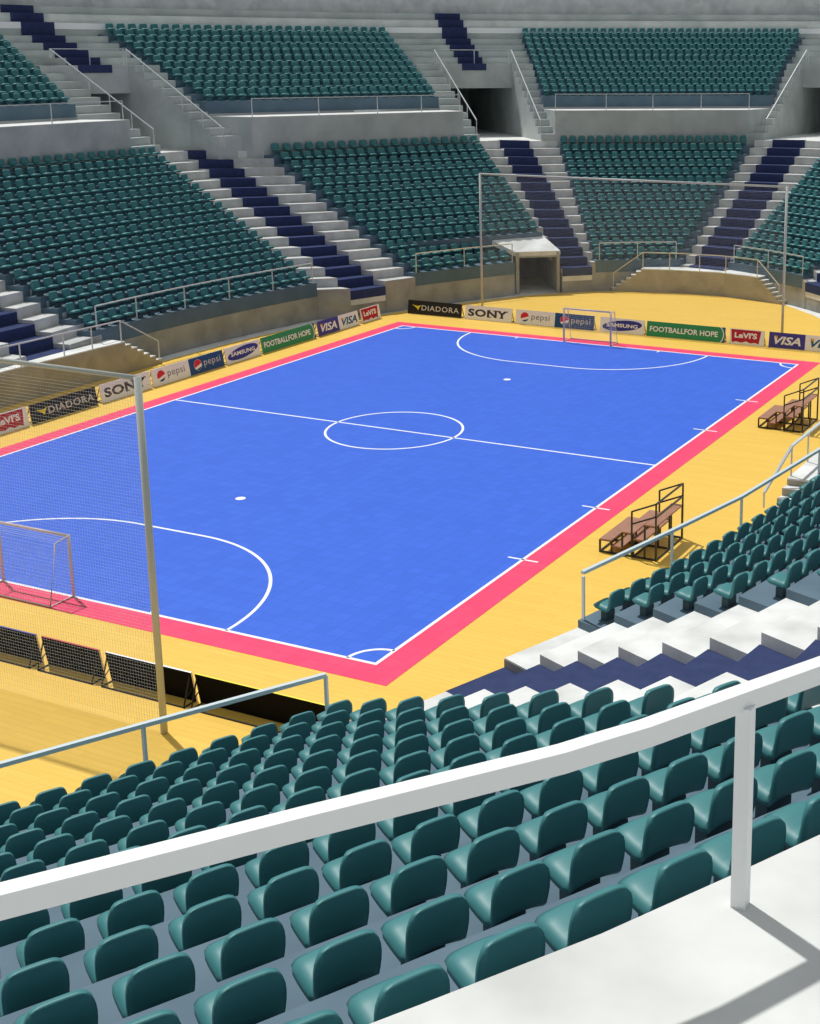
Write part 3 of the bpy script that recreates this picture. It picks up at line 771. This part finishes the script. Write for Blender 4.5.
# ------------------------------------------------------------------ goals
def goal(y, s, label):     # s = direction (away from the court)
    e = empty('football_goal', (0, y, 0)); tag(e, label, 'goal', None)
    w, h, db, dt = 1.471, 1.96, 0.92, 0.53
    for sx in (-1, 1):
        mb = MB(); mb.tube([(sx * w, y, 0.018), (sx * w, y, h + 0.04)], 0.05, 12); mb.build('goal_post', M['goal'], e, True)
    mb = MB(); mb.tube([(-w, y, h), (w, y, h)], 0.045, 12); mb.build('crossbar', M['goal'], e, True)
    for sx in (-1, 1):
        mb = MB(); mb.tube([(sx * w, y, h), (sx * w, y + s * dt, h - 0.06), (sx * w, y + s * db, 0.04), (sx * w, y, 0.04)], 0.026, 8); mb.build('side_frame', M['goal'], e, True)
    mb = MB(); mb.tube([(-w, y + s * db, 0.04), (w, y + s * db, 0.04)], 0.026, 8); mb.build('base_bar', M['goal'], e, True)
    mb = MB(); r = 0.0028
    def th(a, b): mb.tube([a, b], r, 3)
    P = [(0, h), (dt, h - 0.06), (db, 0.04)]
    n = 25
    for i in range(n + 1):
        x = -w + 2 * w * i / n
        th((x, y + s * P[0][0], P[0][1]), (x, y + s * P[1][0], P[1][1])); th((x, y + s * P[1][0], P[1][1]), (x, y + s * P[2][0], P[2][1]))
    for (a, b), m_ in (((P[0], P[1]), 5), ((P[1], P[2]), 16)):
        for i in range(m_ + 1):
            q = lerp2(a, b, i / m_); th((-w, y + s * q[0], q[1]), (w, y + s * q[0], q[1]))
    for sx in (-1, 1):
        for i in range(1, 16):
            z = 0.04 + (h - 0.1) * i / 16; dd = db + (dt - db) * i / 16
            th((sx * w, y, z), (sx * w, y + s * dd, z))
        for i in range(1, 6):
            th((sx * w, y + s * dt * i / 6, h - 0.06 * i / 6), (sx * w, y + s * db * i / 6, 0.04))
    mb.build('goal_net', M['gnet'], e)
goal(-20.0, -1, 'small goal at the near end of the court, partly cut by the left picture edge')
goal(20.0, 1, 'small goal on the far goal line in front of the advertising boards')

# ------------------------------------------------------------------ tall ball-stop nets
def stop_net(y, label, half=9.87, h=8.88, step=0.085, pr=0.088, cr=0.0027):
    e = empty('ball_stop_net', (0, y, 0)); tag(e, label, 'net')
    for sx in (-1, 1):
        mb = MB(); mb.tube([(sx * half, y, 0), (sx * half, y, h + 0.03)], pr, 14); mb.build('net_pole', M['pole'], e, True)
    mb = MB(); mb.tube([(-half, y, h), (half, y, h)], 0.06, 10); mb.build('top_bar', M['pole'], e, True)
    mb = MB(); r = cr
    n = int(2 * half / step)
    for i in range(1, n):
        x = -half + i * 2 * half / n; mb.tube([(x, y, 0.02), (x, y, h)], r, 3)
    n = int(h / step)
    for i in range(n):
        z = 0.02 + i * h / n; mb.tube([(-half, y, z), (half, y, z)], r, 3)
    mb.build('netting', M['net'], e)
stop_net(-25.37, 'tall grey pole and fine net standing behind the near goal')
stop_net(25.37, 'tall thin pole and net frame standing behind the far goal', pr=0.075, cr=0.0019)

# ------------------------------------------------------------------ small bleachers beside the court
def bleacher(y0, label):
    x0 = 14.36; Lh = 2.4
    e = empty('bench_bleacher', (x0 + 1, y0 + 1.2, 0)); tag(e, label, 'bleacher', None)
    def slab(nm, xa, xb, z, t=0.05):
        mb = MB(); mb.box(xa, xb, y0, y0 + Lh, z - t, z); mb.build(nm, M['brown'], e)
    tiers = [(0.0, 0.42, 0.48), (0.8, 1.2, 0.84), (1.6, 2.0, 1.2)]
    for a, b, z in tiers: slab('seat_board', x0 + a, x0 + b, z)
    for a, b, z in [(0.42, 0.8, 0.30), (1.2, 1.6, 0.66)]: slab('foot_board', x0 + a, x0 + b, z)
    for yy in (y0 + 0.03, y0 + 1.2, y0 + Lh - 0.03):
        mb = MB(); w = 0.055
        mb.bar((x0, yy, 0.03), (x0 + 2.0, yy, 0.03), w)
        hs = [(0, 0.44), (0.42, 0.44), (0.8, 0.80), (1.2, 0.80), (1.6, 1.16), (2.0, 1.16)]
        for a, z in hs: mb.bar((x0 + a, yy, 0), (x0 + a, yy, z), w)
        for (a, z), (b, z2) in zip(hs[::2], hs[1::2]): mb.bar((x0 + a, yy, z), (x0 + b, yy, z), w)
        mb.bar((x0 + 0.42, yy, 0.27), (x0 + 0.8, yy, 0.27), w); mb.bar((x0 + 1.2, yy, 0.63), (x0 + 1.6, yy, 0.63), w)
        mb.build('side_frame', M['black'], e)
    mb = MB(); w = 0.05
    for x in (0.0, 1.2, 2.0): mb.bar((x0 + x, y0, 0.03), (x0 + x, y0 + Lh, 0.03), w)
    mb.build('base_frame', M['black'], e)
    for yy in (y0 + 0.0, y0 + Lh):
        mb = MB()
        mb.bar((x0 + 1.15, yy, 0), (x0 + 1.15, yy, 1.58), w); mb.bar((x0 + 2.0, yy, 0), (x0 + 2.0, yy, 1.95), w)
        mb.bar((x0 + 1.15, yy, 1.58), (x0 + 2.0, yy, 1.95), w); mb.bar((x0 + 1.15, yy, 1.15), (x0 + 2.0, yy, 1.52), w)
        mb.build('guard_rail', M['black'], e)
    mb = MB()
    mb.bar((x0 + 2.0, y0, 1.95), (x0 + 2.0, y0 + Lh, 1.95), w); mb.bar((x0 + 2.0, y0, 1.5), (x0 + 2.0, y0 + Lh, 1.5), w)
    mb.build('back_rail', M['black'], e)
bleacher(-9.73, 'brown three-tier bench bleacher nearer to us beside the pink border')
bleacher(7.17, 'brown three-tier bench bleacher farther away, cut by the picture edge')

# ------------------------------------------------------------------ advertising boards
_txt = {}
def text_geo(s, bold=0.0, shear=0.0, spacing=1.0):
    key = (s, bold, shear, spacing)
    if key in _txt: return _txt[key]
    cu = bpy.data.curves.new('lettering', 'FONT'); cu.body = s; cu.offset = bold; cu.shear = shear; cu.space_character = spacing; cu.resolution_u = 3
    o = bpy.data.objects.new('lettering', cu); COL.objects.link(o); bpy.context.view_layer.update()
    me = bpy.data.meshes.new_from_object(o.evaluated_get(bpy.context.evaluated_depsgraph_get()))
    vs = [v.co.copy() for v in me.vertices]; fs = [tuple(p.vertices) for p in me.polygons]
    bpy.data.objects.remove(o); bpy.data.curves.remove(cu); bpy.data.meshes.remove(me)
    x0, x1 = min(v.x for v in vs), max(v.x for v in vs); y0, y1 = min(v.y for v in vs), max(v.y for v in vs)
    r = ([((v.x - x0) / (x1 - x0), (v.y - y0) / (y1 - y0)) for v in vs], fs); _txt[key] = r
    return r
BH, LEAN = 0.87, 0.15
class Board:
    """local frame: x to the reader's right, y backwards, z up; panel leans back"""
    def __init__(s, base, rz, width, label, base_mat, group='advertising boards round the court', edge=None):
        s.e = empty('advertising_board', base, rz); tag(s.e, label, 'advertising board', group); s.w = width
        s.i = 0
        mb = MB(); c = s.P
        w = width
        fr = [c(0, 0, 0), c(w, 0, 0), c(w, BH, 0), c(0, BH, 0)]; bk = [c(0, 0, -0.05), c(w, 0, -0.05), c(w, BH, -0.05), c(0, BH, -0.05)]
        mb.add(fr, [(0, 1, 2, 3)]); s.face = s.part(mb, 'front_panel', base_mat)
        mb = MB(); mb.add([c(0, 0, -0.004), c(w, 0, -0.004), c(w, BH, -0.004), c(0, BH, -0.004)] + bk, [(3, 2, 1, 0), (4, 5, 6, 7)][1:] + [(4, 7, 6, 5), (0, 1, 5, 4)])
        mb.add([c(0, 0, -0.03), c(w, 0, -0.03), c(w, BH, -0.03), c(0, BH, -0.03)] + bk, [(4, 7, 6, 5)])
        s.part(mb, 'back_panel', M['bback'])
        mb = MB(); q = [c(0, BH, 0), c(w, BH, 0), c(w, BH, -0.05), c(0, BH, -0.05)]
        mb.add(q, [(0, 1, 2, 3)]); s.part(mb, 'top_edge', edge or base_mat)
        mb = MB()
        for xx in (0, w):
            mb = MB(); mb.add([c(xx, 0, 0), c(xx, BH, 0), c(xx, BH, -0.05), c(xx, 0, -0.05)], [(0, 1, 2, 3)]); s.part(mb, 'side_edge', M['bbeige'])
        for xx in (0.06, w - 0.06):
            mb = MB(); t = c(xx, BH * 0.9, -0.05)
            g = V((t.x, t.y + 0.28, 0.02)); f0 = c(xx, 0.03, -0.05)
            mb.bar(t, g, 0.03, 0.03); mb.bar(V((f0.x, f0.y, 0.02)), g, 0.03, 0.03); mb.bar(c(xx, BH * 0.45, -0.06), lerp_(t, g, 0.75), 0.02, 0.02)
            s.part(mb, 'brace', M['bblack'])
        mb = MB(); f0 = c(0.06, 0, -0.05); y = f0.y + 0.40
        mb.bar(V((0.06 - w / 2, y, 0.02)), V((w / 2 - 0.06, y, 0.02)), 0.03, 0.03); s.part(mb, 'foot_bar', M['bblack'])
    def P(s, u, v, n):      # point on the panel, n = out of the face
        cl = math.sqrt(BH * BH - LEAN * LEAN) / BH; sl = LEAN / BH
        return V((u - s.w / 2, v * sl - n * cl, 0.02 + v * cl + n * sl))
    def part(s, mb, name, m):
        o = bpy.data.objects.new(name, mb.mesh(name, m)); COL.objects.link(o); o.parent = s.face if name in ('lettering', 'logo', 'colour_field') else s.e; return o
    def poly(s, pts, m, name='logo', n=0.006):
        mb = MB(); k = len(pts)
        a = sum(pts[i][0] * pts[(i + 1) % k][1] - pts[(i + 1) % k][0] * pts[i][1] for i in range(k))
        if a < 0: pts = pts[::-1]
        mb.add([s.P(u, v, n) for u, v in pts], [tuple(range(k))]); return s.part(mb, name, m)
    def rect(s, x0, x1, y0, y1, m, name='colour_field', n=0.004): return s.poly([(x0, y0), (x1, y0), (x1, y1), (x0, y1)], m, name, n)
    def ell(s, cx, cy, rx, ry, m, rot=0.0, n=0.006, a0=0, a1=2 * math.pi, name='logo'):
        pts = []
        for i in range(33):
            t = a0 + (a1 - a0) * i / 32; x, y = rx * math.cos(t), ry * math.sin(t)
            pts.append((cx + x * math.cos(rot) - y * math.sin(rot), cy + x * math.sin(rot) + y * math.cos(rot)))
        return s.poly(pts[:-1] if abs(a1 - a0 - 2 * math.pi) < 1e-6 else pts, m, name, n)
    def text(s, t, x0, x1, y0, y1, m, bold=0.0, shear=0.0, spacing=1.0, n=0.010, arc=None):
        vs, fs = text_geo(t, bold, shear, spacing); mb = MB()
        P = []
        for a, b in vs:
            x, y = x0 + (x1 - x0) * a, y0 + (y1 - y0) * b
            if arc: y += arc(a)
            P.append(s.P(x, y, n))
        mb.add(P, fs); return s.part(mb, 'lettering', m)
def lerp_(a, b, t): return V(a) + (V(b) - V(a)) * t

def b_diadora(p, rz, lab):
    b = Board(p, rz, 3.95, lab, M['bblack'])
    b.text('DIADORA', 1.02, 3.75, 0.27, 0.60, M['bgrey'], bold=0.012, spacing=1.12)
    b.poly([(0.30, 0.60), (0.62, 0.42), (0.78, 0.27), (0.84, 0.42), (0.98, 0.60), (0.72, 0.52)], M['byellow'])
def b_sony(p, rz, lab):
    b = Board(p, rz, 3.3, lab, M['bwhite'])
    b.text('SONY', 0.22, 2.98, 0.20, 0.66, M['letter'], bold=0.035, spacing=1.06)
    for x0, x1, y0 in ((1.64, 1.86, .20), (1.60, 1.80, .615), (1.98, 2.20, .615), (2.46, 2.74, .20), (2.24, 2.52, .615), (2.76, 3.02, .615)):
        b.rect(x0, x1, y0, y0 + 0.045, M['letter'], 'lettering', 0.012)
    b.rect(3.06, 3.09, 0.20, 0.23, M['letter'], 'lettering', 0.012)
def globe(b, cx, cy, r, ring_):
    b.ell(cx, cy, r * 1.04, r * 1.04, M['bwhite'], n=0.006)
    b.ell(cx, cy, r, r, M['bpred'], a0=math.radians(10), a1=math.radians(205), n=0.008)
    b.ell(cx, cy, r, r, M['bblue'], a0=math.radians(232), a1=math.radians(335), n=0.008)
def b_pepsi(p, rz, lab):
    b = Board(p, rz, 5.30, lab, M['bwhite'])
    b.rect(2.68, 5.30, 0.0, BH, M['bblue'])
    globe(b, 0.62, 0.45, 0.28, None); globe(b, 3.32, 0.45, 0.28, None)
    b.text('pepsi', 1.08, 2.32, 0.22, 0.66, M['bolive'], bold=0.0, spacing=1.05)
    b.text('pepsi', 3.78, 5.05, 0.22, 0.66, M['bgrey'], bold=0.0, spacing=1.05)
def b_samsung(p, rz, lab):
    b = Board(p, rz, 2.85, lab, M['bwhite'])
    b.ell(1.42, 0.44, 1.28, 0.31, M['bsam'], rot=0.10)
    b.text('SAMSUNG', 0.42, 2.42, 0.34, 0.56, M['bwhite'], bold=0.03, n=0.011)
def b_football(p, rz, lab):
    b = Board(p, rz, 4.85, lab, M['bgreen'])
    b.text('FOOTBALLFOR HOPE', 0.20, 4.42, 0.28, 0.60, M['bwhite'], bold=0.028)
    b.poly([(4.62, 0.0), (4.85, 0.0), (4.85, BH), (4.52, BH), (4.66, 0.75), (4.74, 0.55), (4.74, 0.35), (4.68, 0.15)], M['bteal'], 'logo', 0.008)
    b.poly([(4.52, BH), (4.60, BH), (4.72, 0.72), (4.79, 0.52), (4.79, 0.33), (4.72, 0.12), (4.62, 0.0), (4.56, 0.0), (4.67, 0.15), (4.73, 0.35), (4.73, 0.52), (4.66, 0.72)], M['bwhite'], 'logo', 0.010)
def b_levis(p, rz, lab):
    b = Board(p, rz, 2.05, lab, M['bwhite'])
    b.poly([(0.06, 0.83), (1.84, 0.83), (1.74, 0.08), (1.52, 0.16), (1.24, 0.10), (0.98, 0.20), (0.70, 0.10), (0.38, 0.16), (0.14, 0.08)], M['bred'])
    b.text("LeVI'S", 0.28, 1.62, 0.36, 0.69, M['bwhite'], bold=0.04, n=0.011)
def b_visa(p, rz, lab):
    b = Board(p, rz, 4.15, lab, M['bindigo'])
    b.rect(2.10, 4.15, 0.0, BH, M['bwhite'])
    b.text('VISA', 0.30, 1.86, 0.20, 0.66, M['bwhite'], bold=0.03, shear=0.28)
    b.text('VISA', 2.40, 3.98, 0.20, 0.66, M['bteal'], bold=0.03, shear=0.28)
    b.poly([(0.26, 0.68), (0.50, 0.68), (0.52, 0.48)], M['bgold'], 'logo', 0.012); b.poly([(2.36, 0.68), (2.60, 0.68), (2.62, 0.46)], M['bgold'], 'logo', 0.012)
YF = 23.55; XL = -15.02
def far_x(x): return x + off
for fn, xa, wd, lab in ((b_diadora, -26.70, 3.95, 'black board with silver lettering, first in the row behind the far goal line'),
                        (b_sony, -22.50, 3.3, 'white board with heavy black serif lettering in the row behind the far goal'),
                        (b_pepsi, -18.92, 5.30, 'half white half blue board with round globes behind the far goal'),
                        (b_samsung, -13.22, 2.85, 'white board with a blue oval right behind the far goal'),
                        (b_football, -10.22, 4.85, 'green board with white capitals to the right of the far goal'),
                        (b_levis, -5.08, 2.05, 'white board with red pennant shape in the far goal-line row'),
                        (b_visa, -2.76, 4.15, 'indigo and white board at the far right court corner')):
    fn((far_x(xa) + wd / 2, YF, 0), 0.0, lab)
for fn, ya, wd, lab in ((b_levis, 11.60, 2.05, 'white board with red pennant shape cut by the left picture edge'),
                        (b_diadora, 13.80, 3.95, 'black board with silver lettering along the left wall behind the tall net'),
                        (b_sony, 18.02, 3.3, 'white board with heavy black serif lettering along the left wall'),
                        (b_pepsi, 21.46, 5.30, 'half white half blue board with round globes along the left wall'),
                        (b_samsung, 26.95, 2.85, 'white board with a blue oval along the left wall'),
                        (b_football, 29.96, 4.85, 'green board with white capitals along the left wall'),
                        (b_visa, 35.10, 4.15, 'indigo and white board near the left far court corner'),
                        (b_levis, 39.55, 2.05, 'last board of the left wall row, red pennant shape, near the far corner')):
    fn((XL, ya + wd / 2 - 20.0, 0), math.pi / 2, lab)
YN = -23.72
def b_back(xa, xb, m, lab, edge=None):
    Board((far_x((xa + xb) / 2), YN, 0), math.pi, xb - xa, lab, m, edge=edge)
b_back(-11.9, -8.22, M['bindigo'], 'dark back of a leaning board behind the near goal, grey blue top edge')
b_back(-8.02, -5.98, M['bred'], 'dark back of a leaning board with a thin red top edge')
b_back(-5.76, -2.90, M['bwhite'], 'dark back of a leaning board with a thin white top edge')
b_back(-2.78, 1.47, M['byellow'], 'dark back of a leaning board with a thin yellow top edge')

# ------------------------------------------------------------------ light
w = bpy.data.worlds.new('hall light'); S.world = w; w.use_nodes = True
nt = w.node_tree; bg = nt.nodes['Background']
tc = nt.nodes.new('ShaderNodeTexCoord'); sp_ = nt.nodes.new('ShaderNodeSeparateXYZ'); cr = nt.nodes.new('ShaderNodeValToRGB')
nt.links.new(tc.outputs['Generated'], sp_.inputs['Vector']); nt.links.new(sp_.outputs['Z'], cr.inputs['Fac'])
cr.color_ramp.elements[0].position = 0.0; cr.color_ramp.elements[0].color = (0.13, 0.14, 0.15, 1)
cr.color_ramp.elements[1].position = 0.75; cr.color_ramp.elements[1].color = (0.44, 0.46, 0.47, 1)
nt.links.new(cr.outputs['Color'], bg.inputs['Color']); bg.inputs['Strength'].default_value = 1.0
ld = bpy.data.lights.new('main_sun', 'SUN'); ld.energy = 3.25; ld.angle = math.radians(1.2); ld.color = (1.0, 0.985, 0.95)  # a single sun as main light, aimed along the cast shadows
lo = bpy.data.objects.new('main_sun', ld); COL.objects.link(lo); lo.location = (-10, 5, 40)
dvec = V((0.48, -0.24, -1.0)); lo.rotation_euler = dvec.to_track_quat('-Z', 'Y').to_euler()

# ------------------------------------------------------------------ camera
cd = bpy.data.cameras.new('camera'); co = bpy.data.objects.new('camera', cd); COL.objects.link(co)
co.location = cam_loc
mw = Matrix((rgt, upv, -fwd)).transposed().to_4x4(); mw.translation = cam_loc; co.matrix_world = mw
cd.sensor_fit = 'VERTICAL'; cd.sensor_height = 24.0; cd.lens = FOC / 1024 * 24.0
cd.shift_x = -(PPX - 410) / 1024.0; cd.shift_y = (PPY - 512) / 1024.0
cd.clip_start = 0.1; cd.clip_end = 500
S.camera = co
S.view_settings.view_transform = 'Standard'; S.view_settings.look = 'None'; S.view_settings.gamma = 1.0
S.view_settings.exposure = 0.0; S.view_settings.use_curve_mapping = False
